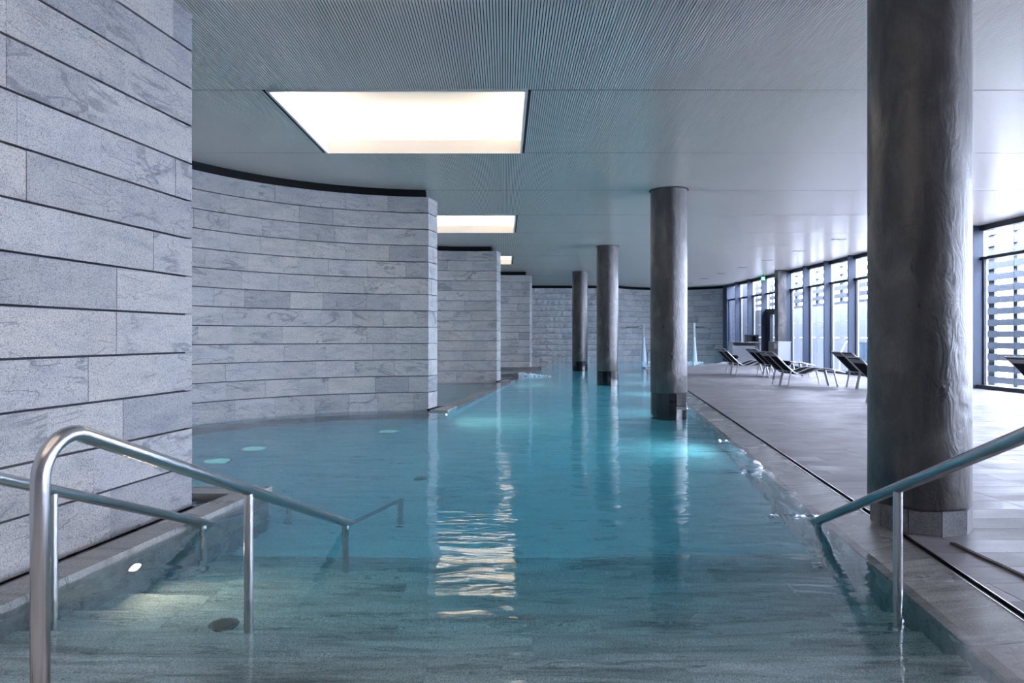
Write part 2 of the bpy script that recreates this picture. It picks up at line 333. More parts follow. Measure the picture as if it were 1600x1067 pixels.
# ------------------------------------------------------------------ stone walls
CO, NC, ZB = 0.3215, 13, 0.03
def arc(cx, cy, r, a0, a1, step=0.12):
    n = max(2, int(abs(math.radians(a1 - a0)) * r / step))
    return [(cx + r * math.cos(math.radians(a0 + (a1 - a0) * i / n)), cy + r * math.sin(math.radians(a0 + (a1 - a0) * i / n))) for i in range(n + 1)]
class Path:
    def __init__(s, pts):
        s.p = [Vector(p) for p in pts]; s.d = [0]
        for a, b in zip(s.p, s.p[1:]): s.d.append(s.d[-1] + (b - a).length)
        s.len = s.d[-1]
    def at(s, d):
        d = max(0, min(s.len, d)); i = 0
        while i < len(s.d) - 2 and s.d[i+1] < d: i += 1
        t = (d - s.d[i]) / (s.d[i+1] - s.d[i]); q = s.p[i].lerp(s.p[i+1], t); tg = (s.p[i+1] - s.p[i]).normalized()
        return q, tg
def stone_wall(parent, segs, side, z0=ZB, nc=NC, lens=(0.55, 0.95), mat='stone', seed=1, rough=0.006, depth=0.10, foot=0.5):
    """segs: list of paths laid one after another (a corner between two). side=+1: room lies right of the path"""
    rnd = random.Random(seed)
    for c in range(nc):
        za, zb = z0 + c * CO + 0.008, z0 + (c + 1) * CO - 0.008
        if c == 0: za -= foot
        for pa in segs:
            cuts = [0.0]; first = rnd.uniform(0.15, lens[1])
            x = first
            while x < pa.len - 0.22: cuts.append(x); x += rnd.uniform(*lens)
            cuts.append(pa.len)
            for s0, s1 in zip(cuts, cuts[1:]):
                g0 = 0.0015 if s0 > 0 else 0.0; g1 = 0.0015 if s1 < pa.len else 0.0
                nx = max(2, min(6, int((s1 - s0) / (0.22 if rough < 0.02 else 0.12)))); nz = 2 if rough < 0.02 else 3
                proud = rnd.uniform(0, rough); v = []; f = []
                for j in range(nz + 1):
                    z = za + (zb - za) * j / nz
                    for i in range(nx + 1):
                        q, tg = pa.at(s0 + g0 + (s1 - g1 - s0 - g0) * i / nx); nr = Vector((tg.y, -tg.x)) * side
                        inner = 0 < i < nx and 0 < j < nz
                        dsp = proud + (noise.noise(Vector((q.x * 2.3, q.y * 2.3, z * 3.1 + seed))) * rough if inner else 0) + (rnd.uniform(0, rough * 1.5) if inner and rough > 0.02 else 0)
                        v.append((q.x + nr.x * dsp, q.y + nr.y * dsp, z))
                for j in range(nz):
                    for i in range(nx):
                        a = j * (nx + 1) + i; f.append((a, a + 1, a + nx + 2, a + nx + 1) if side > 0 else (a, a + nx + 1, a + nx + 2, a + 1))
                ring = [i for i in range(nx + 1)] + [j * (nx + 1) + nx for j in range(1, nz + 1)] + [nz * (nx + 1) + i for i in range(nx - 1, -1, -1)] + [j * (nx + 1) for j in range(nz - 1, 0, -1)]
                b0 = len(v)
                for r_ in ring:
                    x_, y_, z_ = v[r_]; # push back along the local normal
                    i = r_ % (nx + 1); q, tg = pa.at(s0 + g0 + (s1 - g1 - s0 - g0) * i / nx); nr = Vector((tg.y, -tg.x)) * side
                    v.append((q.x - nr.x * depth, q.y - nr.y * depth, z_))
                n = len(ring)
                for q_ in range(n):
                    a, b = ring[q_], ring[(q_ + 1) % n]
                    f.append((b, a, b0 + q_, b0 + (q_ + 1) % n) if side > 0 else (a, b, b0 + (q_ + 1) % n, b0 + q_))
                mesh('stone_block', v, f, M[mat], parent)
def offset(pts, d):
    """offset polyline to its left by d"""
    out = []
    for i, p in enumerate(pts):
        a = Vector(pts[max(0, i-1)]); b = Vector(pts[min(len(pts)-1, i+1)]); t = (b - a).normalized(); n = Vector((-t.y, t.x)); out.append((p[0] + n.x * d, p[1] + n.y * d))
    return out
def band(pts, d0, d1, z0, z1, name, mat, parent):
    """strip solid between two left offsets of a polyline"""
    A = offset(pts, d0); B = offset(pts, d1); n = len(pts)
    v = [(x, y, z0) for x, y in A] + [(x, y, z0) for x, y in B] + [(x, y, z1) for x, y in A] + [(x, y, z1) for x, y in B]; f = []
    for i in range(n - 1):
        f += [(i, i+1, 2*n+i+1, 2*n+i), (n+i+1, n+i, 3*n+i, 3*n+i+1), (2*n+i, 2*n+i+1, 3*n+i+1, 3*n+i), (i+1, i, n+i, n+i+1)]
    f += [(0, 2*n, 3*n, n), (n-1, 2*n-1, 4*n-1, 3*n-1)]
    return mesh(name, v, f, mat, parent)
ZT = ZB + NC * CO
TR = [0]
def wall(name, label, front, ends=(), seed=1, mat='stone', rough=0.006, lens=(0.55, 0.95), core=0.42, trim_end=0.0, foot=0.5):
    """front: polyline with the room on its right-hand side"""
    w_ = tag(empty(name, (front[0][0], front[0][1], 0)), label, 'wall', kind='structure')
    pi = w_.location.copy()
    segs = [Path(front)] + [Path(e_) for e_ in ends]
    n0 = set(bpy.data.objects)
    stone_wall(w_, segs, 1, seed=seed, mat=mat, rough=rough, lens=lens, foot=foot)
    band(front, 0.06, core, FLOOR - 0.1, ZT - 0.02, 'core', M['mortar'], w_)
    for o in set(bpy.data.objects) - n0: o.matrix_parent_inverse.translation = -pi
    TR[0] += 1
    tp = front
    if trim_end:
        p = Path(front); tp = [q for q, d in zip(front, p.d) if d < p.len - trim_end] + [tuple(p.at(p.len - trim_end)[0])]
    t = tag(band(tp, 0.03, core - 0.05, ZT - 0.03, ZC + 0.03, 'trim_%d' % TR[0], M['black'], None), 'black recessed metal strip above the ' + label, 'trim', kind='structure')
    return w_
# near wall on the left
near = [(lambda y: (-2.68 - 0.158 * (6.02 - y), y))(y) for y in (-4, -1, 2, 4, 6.02)]
wall('wall_left', 'tall near granite block wall on the left', near, ends=[[(-2.68, 6.02), (-3.18, 6.12)]], seed=11, lens=(0.65, 1.05), core=0.5, trim_end=0.5, foot=0.05)
# curved niches
n1 = arc(-1.2, 9.4, 4.5, 205, 94); e1 = [n1[-1], (-1.387, 14.39), ]
wall('wall_niche_near', 'big curved granite wall behind the near handrail', n1, ends=[e1], seed=21, core=0.5, trim_end=0.05)
n2 = [(-5.5, 14.6), (-5.5, 18.1)] + arc(-1.0, 18.16, 4.5, 179, 80.6); e2 = [n2[-1], (n2[-1][0] + 0.12, n2[-1][1] + 0.52)]
wall('wall_niche_middle', 'middle granite wall pier left of the pool', n2, ends=[e2], seed=31, core=0.5, trim_end=0.2)
n3 = [(-4.1, 23.4), (-4.1, 27.0)] + arc(0.4, 27.0, 4.5, 179, 81.0); e3 = [n3[-1], (n3[-1][0] + 0.12, n3[-1][1] + 0.52)]
wall('wall_niche_far', 'small farthest granite wall pier left of the pool', n3, ends=[e3], seed=41, core=0.5, trim_end=0.2)
wall('wall_far', 'rough rock-faced granite wall at the far end', [(-5.0, 40.0), (6.48, 40.0)], seed=51, mat='rock', rough=0.045, lens=(0.5, 0.9), core=0.5)
c4 = arc(9.46, 38.24, 3.46, 149.4, 30.6)
wall('wall_far_right', 'curved granite wall behind the two neck showers', c4, seed=61, core=0.4)
# closing walls out of sight
for nm, lb, b in (('wall_back', 'plain plaster wall behind the steps', (XL, WX, -4.4, -4.0)), ('wall_outer_left', 'plain plaster wall behind the niches', (XL - .4, XL, -4.4, 44)), ('wall_outer_far', 'plain plaster wall behind the far end', (XL, 14.2, 43.2, 43.6))):
    tag(bxo(nm, *b, FLOOR - .1, ZC + .3, simple(nm + '_plaster', (0.30, 0.30, 0.31), 0.8)), lb, 'wall', kind='structure')

# ------------------------------------------------------------------ pool basin
fl = tag(bxo('floor', -8.0, 14.2, 5.7, 43.2, FLOOR - .15, FLOOR, M['floor']), 'granite floor of the pool basin under the water', 'floor', kind='structure')
tag(bxo('foundation', -8.6, 14.4, -4.6, 43.8, FLOOR - .4, FLOOR - .1, M['mortar']), 'concrete foundation slab below the pool and deck', 'floor', kind='structure')  # unseen slab, added to keep sky light from leaking in below
tag(bxo('floor_service', -8.0, -3.2, -4.0, 5.7, -.5, -.3, M['mortar']), 'service floor hidden behind the near wall', 'floor', kind='structure')  # unseen floor, added to close the light leak behind the near wall
# steps
st = tag(empty('pool_steps', (0, 2.4, 0)), 'broad grey granite steps descending into the pool', 'steps', kind='structure')
rnd = random.Random(3)
for i in range(0, 9):
    y0 = 2.2 + 0.4 * i if i else -4.0; y1 = 2.6 + 0.4 * i; z = 0.06 - 0.155 * i
    xl, xr = lpool(y0) - 0.05, edge(y0) - 0.30
    if i == 0:
        for o in [bxo('landing', -3.2, 2.2, -4.0, y1, z - .5, z, M['step'], st)]: o.matrix_parent_inverse.translation = -st.location
        continue
    g = bxo('riser_core', xl - .1, xr + .3, y0 + .03, y1 + .02, FLOOR - .1, z - 0.003, M['grout'], st); g.matrix_parent_inverse.translation = -st.location
    x = xl - rnd.uniform(0.2, 1.1)
    while x < xr + .2:
        ln = rnd.uniform(1.15, 1.45)
        s = bxo('step_slab', max(x, xl - .15) + .0025, min(x + ln, xr + .35) - .0025, y0 - .0, y1 + .012, z - .04, z, M['step'], st); s.matrix_parent_inverse.translation = -st.location
        x += ln
# right pool wall and overflow coping
pw = tag(MB().prism([(edge(-4) - .40, -4), (edge(-4) + .2, -4), (edge(32.3) + .2, 32.3), (edge(32.3) - .40, 32.3)], FLOOR - .1, -0.02).build('wall_pool_right', M['slab']), 'granite basin wall under the deck edge', 'pool wall', kind='structure')
cop = tag(empty('pool_coping', (edge(5), 5, 0)), 'sloping granite overflow edge between the pool and the deck', 'coping')
y = -3.9
while y < 32.2:
    y2 = min(32.3, y + 1.2)
    o = MB().prism([(edge(y) - .41, y + .002, -.006), (edge(y) - .025, y + .002, .030), (edge(y2) - .025, y2 - .002, .030), (edge(y2) - .41, y2 - .002, -.006)], -0.05, 0).build('coping_slab', M['slab'], cop); o.matrix_parent_inverse.translation = -cop.location; y = y2
gut = tag(empty('overflow_gutter', (edge(5), 5, 0)), 'dark slotted overflow gutter with steel rims along the deck', 'gutter')
for nm, a, b, z0, z1, m_ in (('steel_rim', -.025, -.017, -.03, .034, 'steel'), ('gutter_channel', -.017, .032, -.05, -.01, 'black'), ('middle_rim', .006, .012, -.03, .022, 'brown'), ('steel_rim', .032, .040, -.03, .034, 'steel')):
    o = MB().prism([(edge(-4) + a, -4), (edge(-4) + b, -4), (edge(32.3) + b, 32.3), (edge(32.3) + a, 32.3)], z0, z1).build(nm, M[m_], gut); o.matrix_parent_inverse.translation = -gut.location
# far curved rim of the deck
pts = [(edge(32.3) - .4, 32.25)] + CUR
rim = tag(band(pts, -0.02, 0.30, -0.9, 0.05, 'deck_rim', M['slab'], None), 'curved stone rim where the deck meets the far shower pool', 'coping')
# left coping beside near wall, with gutter against the wall
lc = tag(empty('pool_coping', (lpool(4), 4, 0)), 'flat granite coping with gutter below the near wall', 'coping')
wallx = lambda y: -2.68 - 0.158 * (6.02 - y)
def lpart(o): o.matrix_parent_inverse.translation = -lc.location; return o
ys = [-4, 1.4, 2.7, 4.0, 5.3, 6.30]
for a, b in zip(ys, ys[1:]):
    lpart(MB().prism([(wallx(a) + .17, a + .002), (lpool(a), a + .002), (lpool(b), b - .002), (wallx(b) + .17, b - .002)], -0.12, 0.045).build('coping_slab', M['slab'], lc))
lpart(MB().prism([(-4.6, 6.30), (wallx(6.30) + .17, 6.302), (lpool(6.30), 6.302), (lpool(6.62), 6.62), (-4.6, 6.62)], -0.12, 0.045).build('coping_slab', M['slab'], lc))
lpart(MB().prism([(wallx(-4) - .05, -4), (wallx(-4) + .17, -4), (wallx(6.30) + .17, 6.30), (wallx(6.30) - .05, 6.30)], -0.14, -0.09).build('gutter_channel', M['brown'], lc))
lpart(MB().prism([(wallx(-4), -4), (wallx(-4) + .035, -4), (wallx(6.02) + .035, 6.02), (wallx(6.02), 6.02)], -0.12, -0.0).build('wall_foot', M['slab'], lc))
lw = tag(MB().prism([(lpool(-4) - .5, -4), (lpool(-4) - .02, -4), (lpool(6.6) - .02, 6.6), (lpool(6.6) - .5, 6.6)], FLOOR - .1, -0.12).build('wall_pool_left', M['slab']), 'granite basin wall under the left coping', 'pool wall', kind='structure')
# copings round the pier ends and along the niches
for n, (fx, ex, y2, lb) in enumerate(((n1[-1], e1[-1], n2[-1], 'coping from the big curved wall to the middle pier'), (n2[-1], e2[-1], n3[-1], 'coping from the middle pier to the far pier'), (n3[-1], e3[-1], (1.5, 39.9), 'coping behind the far pier'))):
    t = tag(empty('pool_coping', (fx[0], fx[1], 0)), 'flush granite ' + lb, 'coping'); pv = t.location.copy()
    ya, yb = fx[1] - .22, ex[1] + .12
    o = MB().prism([(fx[0] + .06, ya), (lpool(ya) + .02, ya), (lpool(yb) + .02, yb), (ex[0] - 1.0, yb), (ex[0] - 1.0, ex[1] + .03), (ex[0] + .10, ex[1] + .03)], -0.3, 0.025).build('pier_coping', M['slab'], t); o.matrix_parent_inverse.translation = -pv
    o = MB().prism([(fx[0] - .02, fx[1] - .04), (fx[0] + .11, fx[1] - .04), (ex[0] + .13, ex[1]), (ex[0], ex[1])], 0.0, 0.028).build('gutter_slot', M['black'], t); o.matrix_parent_inverse.translation = -pv
    yy = yb; ye = y2[1] - .25
    while yy < ye:
        y3 = min(ye, yy + 1.5)
        o = MB().prism([(lpool(yy) - .30, yy + .002), (lpool(yy) + .02, yy + .002), (lpool(y3) + .02, y3 - .002), (lpool(y3) - .30, y3 - .002)], -0.5, -0.012).build('coping_slab', M['slab'], t); o.matrix_parent_inverse.translation = -pv; yy = y3
    tag(MB().prism([(lpool(ya) - .28, ya), (lpool(ya), ya), (lpool(ye), ye), (lpool(ye) - .28, ye)], FLOOR - .05, -0.3).build('wall_pool_niche', M['floor']), 'granite basin wall under the ' + lb, 'pool wall', kind='structure')

# ------------------------------------------------------------------ water
wp = [(-7.5, 2.58), (edge(2.58) - .03, 2.58), (edge(32.25) - .03, 32.25)] + [(x - .05, y + .05) for x, y in CUR] + [(13.0, 40.0), (13.0, 42.8), (-7.5, 42.8)]
wat = tag(MB().prism(wp, FLOOR - .05, 0.0).build('pool_water', M['water']), 'clear turquoise rippled water filling the pool', 'water', kind='stuff')

# ------------------------------------------------------------------ deck
fd = tag(empty('deck', (8, 15, 0)), 'grey porcelain plank floor of the lounge deck beside the pool', 'deck', kind='structure')
def dpart(o): o.matrix_parent_inverse.translation = -fd.location; return o
ROW, TL = 0.285, 1.2
rnd = random.Random(5)
tiles = []
k = 0; y = -3.9
while y < 39.4:
    y2 = y + ROW; offx = rnd.choice((0.0, 0.3, 0.6, 0.9)) - 2
    x = offx
    while x < WX - .05:
        a0, a1 = max(x, deck_left(y) + .04), max(x, deck_left(y2) + .04); b = min(x + TL, WX - .02)
        if b - max(a0, a1) > 0.03:
            g = .0025
            q = [(a0 + g, y + g), (b - g, y + g), (b - g, y2 - g), (a1 + g, y2 - g)]
            tiles.append((q, y, b))
        x += TL
    y = y2
def dz(p): return deck_z(p[0], p[1])
vis = [t for t in tiles if t[1] > 2.9 and (t[0][0][0] / max(t[1], .1)) < 0.80]
vis.sort(key=lambda t: t[1]); near_tiles = set(id(t) for t in vis[:290])
rest = MB()
for t in tiles:
    q = [(p[0], p[1], dz(p)) for p in t[0]]
    if id(t) in near_tiles: dpart(MB().prism(q, -0.02, 0).build('deck_tile', M['deck'], fd))
    else: rest.prism(q, -0.02, 0)
o = dpart(rest.build('deck_tiles_far', M['deck'], fd)); o['kind'] = 'stuff'
bp = [(edge(-4) + .04, -4), (WX, -4)] + [(WX, 39.6)] + [(x + .1, y) for x, y in reversed(CUR[:-1])]
dpart(MB().prism([(x, y, deck_z(x, y) - .004) for x, y in bp], -0.25, 0).build('grout_bed', M['deckgrout'], fd))
tag(MB().box(3.065, 3.095, -3.5, 4.85, 0.0, 0.0335).box(3.068, 3.074, -3.5, 4.85, 0.0, 0.037).box(3.086, 3.092, -3.5, 4.85, 0.0, 0.037).build('floor_joint_strip', M['brown']), 'thin bronze joint strip in the deck beside the near column', 'joint strip')

# ------------------------------------------------------------------ columns
def column(x, y, r, label, wet):
    t = tag(empty('column', (x, y, 0)), label, 'column', 'round dark plaster columns')
    zb = 0.35 if wet else 0.205; seg = 72; v = []; f = []; rings = [zb, zb + .02] + [zb + .02 + (ZC - zb - .05) * i / 10 for i in range(1, 10)] + [ZC - .03, ZC + .03]
    for j, z in enumerate(rings):
        for i in range(seg):
            a = 2 * math.pi * i / seg; rr = r + (-.006 if j == 0 else 0) + 0.0018 * noise.noise(Vector((math.cos(a) * 3 + x, math.sin(a) * 3, z * 1.4)))
            zz = z + (0.014 * noise.noise(Vector((math.cos(a) * 4 + y, math.sin(a) * 4, 1))) if (j < 2 and not wet) else 0)
            v.append((rr * math.cos(a), rr * math.sin(a), zz))
    for j in range(len(rings) - 1):
        for i in range(seg): f.append((j*seg+i, j*seg+(i+1) % seg, (j+1)*seg+(i+1) % seg, (j+1)*seg+i))
    f.append(tuple(range(seg - 1, -1, -1)))
    mesh('shaft', v, f, M['column'], t, smooth=True)
    MB().tube([(0, 0, ZC - .008), (0, 0, ZC + .004)], r + .025, 48).build('top_ring', M['black'], t)
    n = 16 if wet else 10; rb = r - .004 if wet else r - .008; cx = 0 if wet else .012; z0 = FLOOR if wet else deck_z(x, y); z1 = zb - (.0 if wet else -.006)
    bs = MB().tube([(cx, 0, z0), (cx, 0, z1 - .004)], rb - .016, 32).build('base', M['grout'] if not wet else M['tile'], t)
    for i in range(n):
        a0 = 2 * math.pi * (i + .012) / n + .2; a1 = 2 * math.pi * (i + .988) / n + .2
        for (za, zb_) in (((z0, -.16), (-.155, z1)) if wet else ((z0, z1),)):
            MB().prism([(cx + rb * math.cos(a0), rb * math.sin(a0)), (cx + rb * math.cos(a1), rb * math.sin(a1)), (cx + (rb - .03) * math.cos(a1), (rb - .03) * math.sin(a1)), (cx + (rb - .03) * math.cos(a0), (rb - .03) * math.sin(a0))][::1], za, zb_).build('base_tile', M['tile' if wet else 'basestone'], bs)
    return t
column(3.139, 5.347, 0.345, 'large near round dark plaster column with grey stone base on the deck edge', False)
column(3.25, 13.97, 0.358, 'dark round column with black tiled base, nearest one standing in the water', True)
column(3.29, 22.60, 0.345, 'dark round column in the water, second from the far wall', True)
column(3.35, 31.46, 0.345, 'slim-looking dark round column in the water closest to the far wall', True)

# ------------------------------------------------------------------ handrails
def fillet(p0, p1, p2, r, n=10):
    p0, p1, p2 = map(Vector, (p0, p1, p2)); a = (p0 - p1).normalized(); b = (p2 - p1).normalized(); ang = a.angle(b); d = r / math.tan(ang / 2)
    c = p1 + (a + b).normalized() * (r / math.sin(ang / 2)); s = p1 + a * d - c; e_ = p1 + b * d - c; out = []
    tot = s.angle(e_)
    for i in range(n + 1):
        t = i / n; out.append(c + (s * math.sin((1 - t) * tot) + e_ * math.sin(t * tot)) / math.sin(tot))
    return out
def handrail(x0, label, dy=0.0):
    t = tag(empty('handrail', (x0, 3.9 + dy, 0)), label, 'handrail', 'stainless steel handrails at the pool steps')
    P3 = lambda yy, z: (0.14 * (yy - 3.9), yy - 3.9, z)
    zr = lambda yy: 0.600 - 0.388 * (yy - 3.9)
    a, b, c = P3(2.457, -.10), P3(2.457, zr(2.457)), P3(6.85, zr(6.85))
    pts = [a] + fillet(a, b, c, 0.15) + [c]
    MB().tube(pts, 0.031, 20).build('rail', M['steel'], t, smooth=True)
    for yy, zf in ((3.9, -.56), (5.365, -1.025), (6.82, FLOOR)):
        po = MB().tube([P3(yy, zf), P3(yy, zr(yy) - .005)], 0.0255, 16).build('post', M['steel'], t, autosmooth=40)
        MB().tube([P3(yy, zf), P3(yy, zf + .008)], 0.05, 16).build('foot_plate', M['steel'], po, autosmooth=40)
    return t
handrail(-1.42, 'stainless steel handrail with full bend in the left foreground')
handrail(-2.505, 'stainless steel handrail close along the near left stone wall')
handrail(2.21, 'stainless steel handrail rising to the right edge in front of the near column', 0.06)
t = tag(empty('grab_rail', (6.72, 33.2, 0)), 'small chrome grab rail beyond the nearest column in the water', 'handrail')
MB().tube([(0, 0, -.6), (0, 0, .62)] + fillet((0, 0, .62), (0, 0, .8), (.5, -.5, .8), .12) + [(.45, -.45, .8)], .022, 12).build('rail', M['steel'], t, smooth=True)
MB().tube([(.44, -.44, 0.02), (.44, -.44, .8)], .02, 12).build('post', M['steel'], t, smooth=True)

# ------------------------------------------------------------------ pool lamps, jets, benches
def pool_lamp(x, y, z, nx, watts, col, lb):
    t = tag(empty('pool_lamp', (x, y, z)), lb, 'lamp', 'underwater wall lamps')
    rim_ = MB().tube([(-.03 * nx, 0, 0), (.004 * nx, 0, 0)], .075, 24).build('rim', M['steel'], t); MB().tube([(0, 0, 0), (.008 * nx, 0, 0)], .055, 24).build('lens', M['lamp'] if nx > 0 else M['coollens'], rim_)
    l = bpy.data.lights.new('lamp_light', 'AREA'); l.shape = 'DISK'; l.size = .10; l.energy = watts; l.color = col
    o = link('lamp_light', l, t); o.location = (.02 * nx, 0, 0); o.rotation_euler = (0, math.radians(-90) * nx, 0)
pool_lamp(lpool(4.7), 4.7, -.30, 1, 3.0, (1.0, .58, .40), 'warm glowing underwater lamp in the left basin wall by the steps')
pool_lamp(lpool(13.45) + .03, 13.45, -.30, 1, 8, (1.0, .85, .65), 'warm underwater lamp in the basin wall at the curved wall end')
pool_lamp(lpool(22.3) + .03, 22.3, -.35, 1, 8, (1.0, .85, .65), 'warm underwater lamp in the basin wall at the middle pier')
for n_, y_ in enumerate((10.4, 14.8, 19.2, 23.6, 28.0)):  # fill lamps added on the deck side to brighten the water
    pool_lamp(edge(y_) - .415, y_, -.55, -1, 7, (.85, .95, 1.0), ['nearest', 'second', 'third', 'fourth', 'farthest'][n_] + ' underwater lamp in the basin wall below the deck')
for i, (px, py, lb) in enumerate(((340, 720, 'pale round floor lamp under water nearest the left stone wall'), (398, 701, 'pale round floor lamp under water, second from the left wall'), (606, 674, 'pale round floor lamp under water below the end of the curved wall'), (425, 783, 'pale round floor lamp under water behind the rail post'))):
    s = CH * F / (py - VY); d = math.hypot(s, (px - VX) / F * s); th = math.atan2(d, CH); tw = math.asin(math.sin(th) / 1.333); D = d + (-FLOOR) * math.tan(tw)
    x = (px - VX) / F * s * D / d; y = s * D / d
    t = tag(empty('floor_lamp', (x, y, FLOOR)), lb, 'lamp', 'underwater floor lamps')
    MB().tube([(0, 0, 0), (0, 0, .012)], .19, 28).build('rim', M['steel'], t); MB().tube([(0, 0, .004), (0, 0, .016)], .165, 28).build('lens', M['teal'], t)
for i, (x, y, z, lb) in enumerate(((-1.62, 4.05, -.715 + .155, 'dark round drain cover on a submerged step'), (-1.02, 8.6, FLOOR, 'dark round jet ring on the pool floor left of centre'))):
    t = tag(empty('floor_drain', (x, y, z)), lb, 'drain'); MB().tube([(0, 0, 0), (0, 0, .012)], .085, 24).build('ring', M['basestone'], t); MB().tube([(0, 0, .01), (0, 0, .018)], .06, 24).build('cover', M['steel'] if i else M['brown'], t)
def bench(x0, x1, y, d, lb):
    t = tag(empty('massage_bench', (x0, y, 0)), lb, 'bench', 'stone spout benches at the piers'); L_ = x1 - x0
    bxo('slab', 0, L_, 0, d, -.14, .10, M['slab'], t)
    for z in (.015, .055): bxo('slot', .02, L_ - .12, -.004, .02, z, z + .016, M['black'], t)
    bxo('end_block', L_ - .13, L_ + .02, -.012, d + .01, -.15, .112, M['basestone'], t)
bench(-0.35, 1.60, 31.25, .35, 'long stone spout bench in front of the far pier')
bench(-0.15, 0.46, 25.6, .4, 'short stone spout bench with foaming water beside the middle pier')
rnd = random.Random(9); mb = MB()
def blob(mb, c, r):
    bm = bmesh.new(); bmesh.ops.create_icosphere(bm, subdivisions=1, radius=r)
    mb.add([(c[0] + v.co.x * rnd.uniform(.7, 1.5), c[1] + v.co.y * rnd.uniform(.7, 1.5), c[2] + v.co.z * rnd.uniform(.5, 1.1)) for v in bm.verts], [[v.index for v in f.verts] for f in bm.faces]); bm.free()
for i in range(170):
    t_ = rnd.random() ** 1.5; blob(mb, (0.5 + 1.15 * t_, 25.8 + rnd.gauss(0, .14), max(0, .12 * (1 - t_) * rnd.random())), rnd.uniform(.012, .045))
tag(mb.build('foam', M['foam']), 'white foaming water spouting beside the middle pier', 'foam', kind='stuff')

# ------------------------------------------------------------------ neck showers
STREAM = glass_mat('falling_water', (0.80, 0.90, 0.96), 1.5)
for i, (x, y, sgn, lb) in enumerate(((7.76, 39.4, -1, 'left neck shower pouring water, beside the rock-faced wall'), (10.62, 39.5, 1, 'right neck shower pouring water, between column and windows'))):
    t = tag(empty('neck_shower', (x, y, 0)), lb, 'shower', 'neck showers')
    ya = math.sqrt(max(.1, 3.46**2 - (x + sgn * .75 - 9.46)**2)) + 38.24 - y
    MB().tube([(sgn * .75, ya + .03, 1.98), (sgn * .75, ya * .35, 1.98)] + [(sgn * .45, 0.02, 1.98), (0, 0, 1.98)], .045, 12).build('arm', M['brown'] if i else M['steel'], t, smooth=True)
    MB().box(-.055, .055, -.05, .05, 1.40, 2.22).build('spout', M['alu'], t)
    n = 14; v = []; f = []; R_ = rnd
    mb = MB(); mb.tube([(0, 0, 1.42), (0, -.02, 1.0), (0, -.05, .5), (0, -.07, -.02)], [.06, .085, .12, .16], 14, cap=False); mb.build('water_stream', M['foam'] if False else simple('aerated_water_%d' % i, (0.62, 0.72, 0.80), 0.3), t, smooth=True)
    mb = MB()
    for q in range(60): a = R_.uniform(0, 6.28); d = R_.uniform(.1, .5); blob(mb, (d * math.cos(a), -.07 + d * math.sin(a), R_.uniform(0, .05)), R_.uniform(.02, .05))
    o = mb.build('splash', M['foam'], t); o['kind'] = 'stuff'

# ------------------------------------------------------------------ glazed facade
FINS = [39.3, 37.4, 35.5, 33.6, 30.75, 28.9, 27.0, 25.1, 22.9, 20.65, 18.42, 16.2, 14.0, 11.8, 9.6, 7.4, 5.2, 3.0, .8, -1.4, -3.6]
FINS = FINS[::-1]
for i in range(len(FINS) - 1):
    y0, y1 = FINS[i], FINS[i+1]; door = abs(y0 - 30.75) < .01
    t = tag(empty('window_%d' % (i + 1), (WX, y0, 0)), 'tall window bay number %d counted from the near end of the glazed facade' % (i + 1), 'window', kind='structure'); W = y1 - y0
    zs = 0.10
    bxo('fin', -.27, .0, -.03, .03, zs, ZC, M['fin'], t)
    bxo('outer_cap', .0, .10, -.035, .035, zs, ZC, M['alu'], t)
    bxo('head', -.08, .10, .0, W, ZC - .14, ZC + .02, M['frame'], t)
    bxo('transom', -.08, .09, .03, W - .03, 3.45, 3.53, M['frame'], t)
    bxo('upper_pane', .02, .028, .03, W - .03, 3.53, ZC - .14, M['glass'], t)
    if not door:
        bxo('sill', -.18, .12, .0, W, -.05, .20, M['frame'], t)
        mb = MB()
        mb.box(-.02, .05, .03, .07, .20, 3.45).box(-.02, .05, W - .07, W - .03, .20, 3.45); cf = mb.build('casement_frame', M['frame'], t); bxo('lower_pane', .02, .028, .03, W - .03, .20, 3.45, M['glass'], cf)
    else:
        bxo('over_door_pane', .02, .028, .03, W - .03, 2.76, 3.45, M['glass'], t)
        bxo('door_head', -.08, .09, .03, W - .03, 2.66, 2.76, M['frame'], t)
# terminal fin + corner
tag(bxo('trim_corner', WX - .12, WX + .2, 39.27, 40.0, 0, ZC, M['fin']), 'blue grey corner post between the glazing and the curved wall', 'trim', kind='structure')
tag(bxo('wall_right_end', WX + .05, 14.2, 39.9, 43.2, FLOOR, ZC + .3, M['mortar']), 'plain wall beyond the corner post', 'wall', kind='structure')
dr = tag(empty('door_1', (WX, 31.2, .08)), 'dark framed glass exit door beside the square pillar', 'door', kind='structure')
mb = MB(); mb.box(-.06, .08, 0, .16, 0, 2.58).box(-.06, .08, 1.84, 2.34, 0, 2.58).box(-.06, .08, .16, 1.84, 2.40, 2.58).box(-.06, .08, .16, 1.84, 0, .9); mb.build('door_frame', M['frame'], dr)
bxo('pane', .0, .01, .16, 1.84, .9, 2.40, M['glass'], dr)
mb = MB(); mb.box(-.12, -.08, .30, .34, .9, 1.5).box(-.09, -.05, .30, .34, .92, .96).box(-.09, -.05, .30, .34, 1.44, 1.48); mb.build('handle', M['steel'], dr)
mb = MB(); mb.box(-.008, -.002, .95, 1.2, 1.72, 1.88).box(-.008, -.002, .95, 1.2, 1.50, 1.66).box(-.008, -.002, .98, 1.2, 1.36, 1.46).box(-.008, -.002, .6, .72, 1.42, 1.52); mb.build('notice', M['cabdark'], dr)
tag(bxo('pillar', 11.85, 12.22, 30.55, 30.95, .08, ZC, M['column']), 'square dark grey pillar standing against the windows', 'pillar')
ex = tag(empty('exit_sign', (12.1, 33.0, 4.22)), 'small green emergency exit sign under the ceiling by the windows', 'sign')
bxo('panel', -.09, .09, -.02, .02, -.13, .04, M['green'], ex)
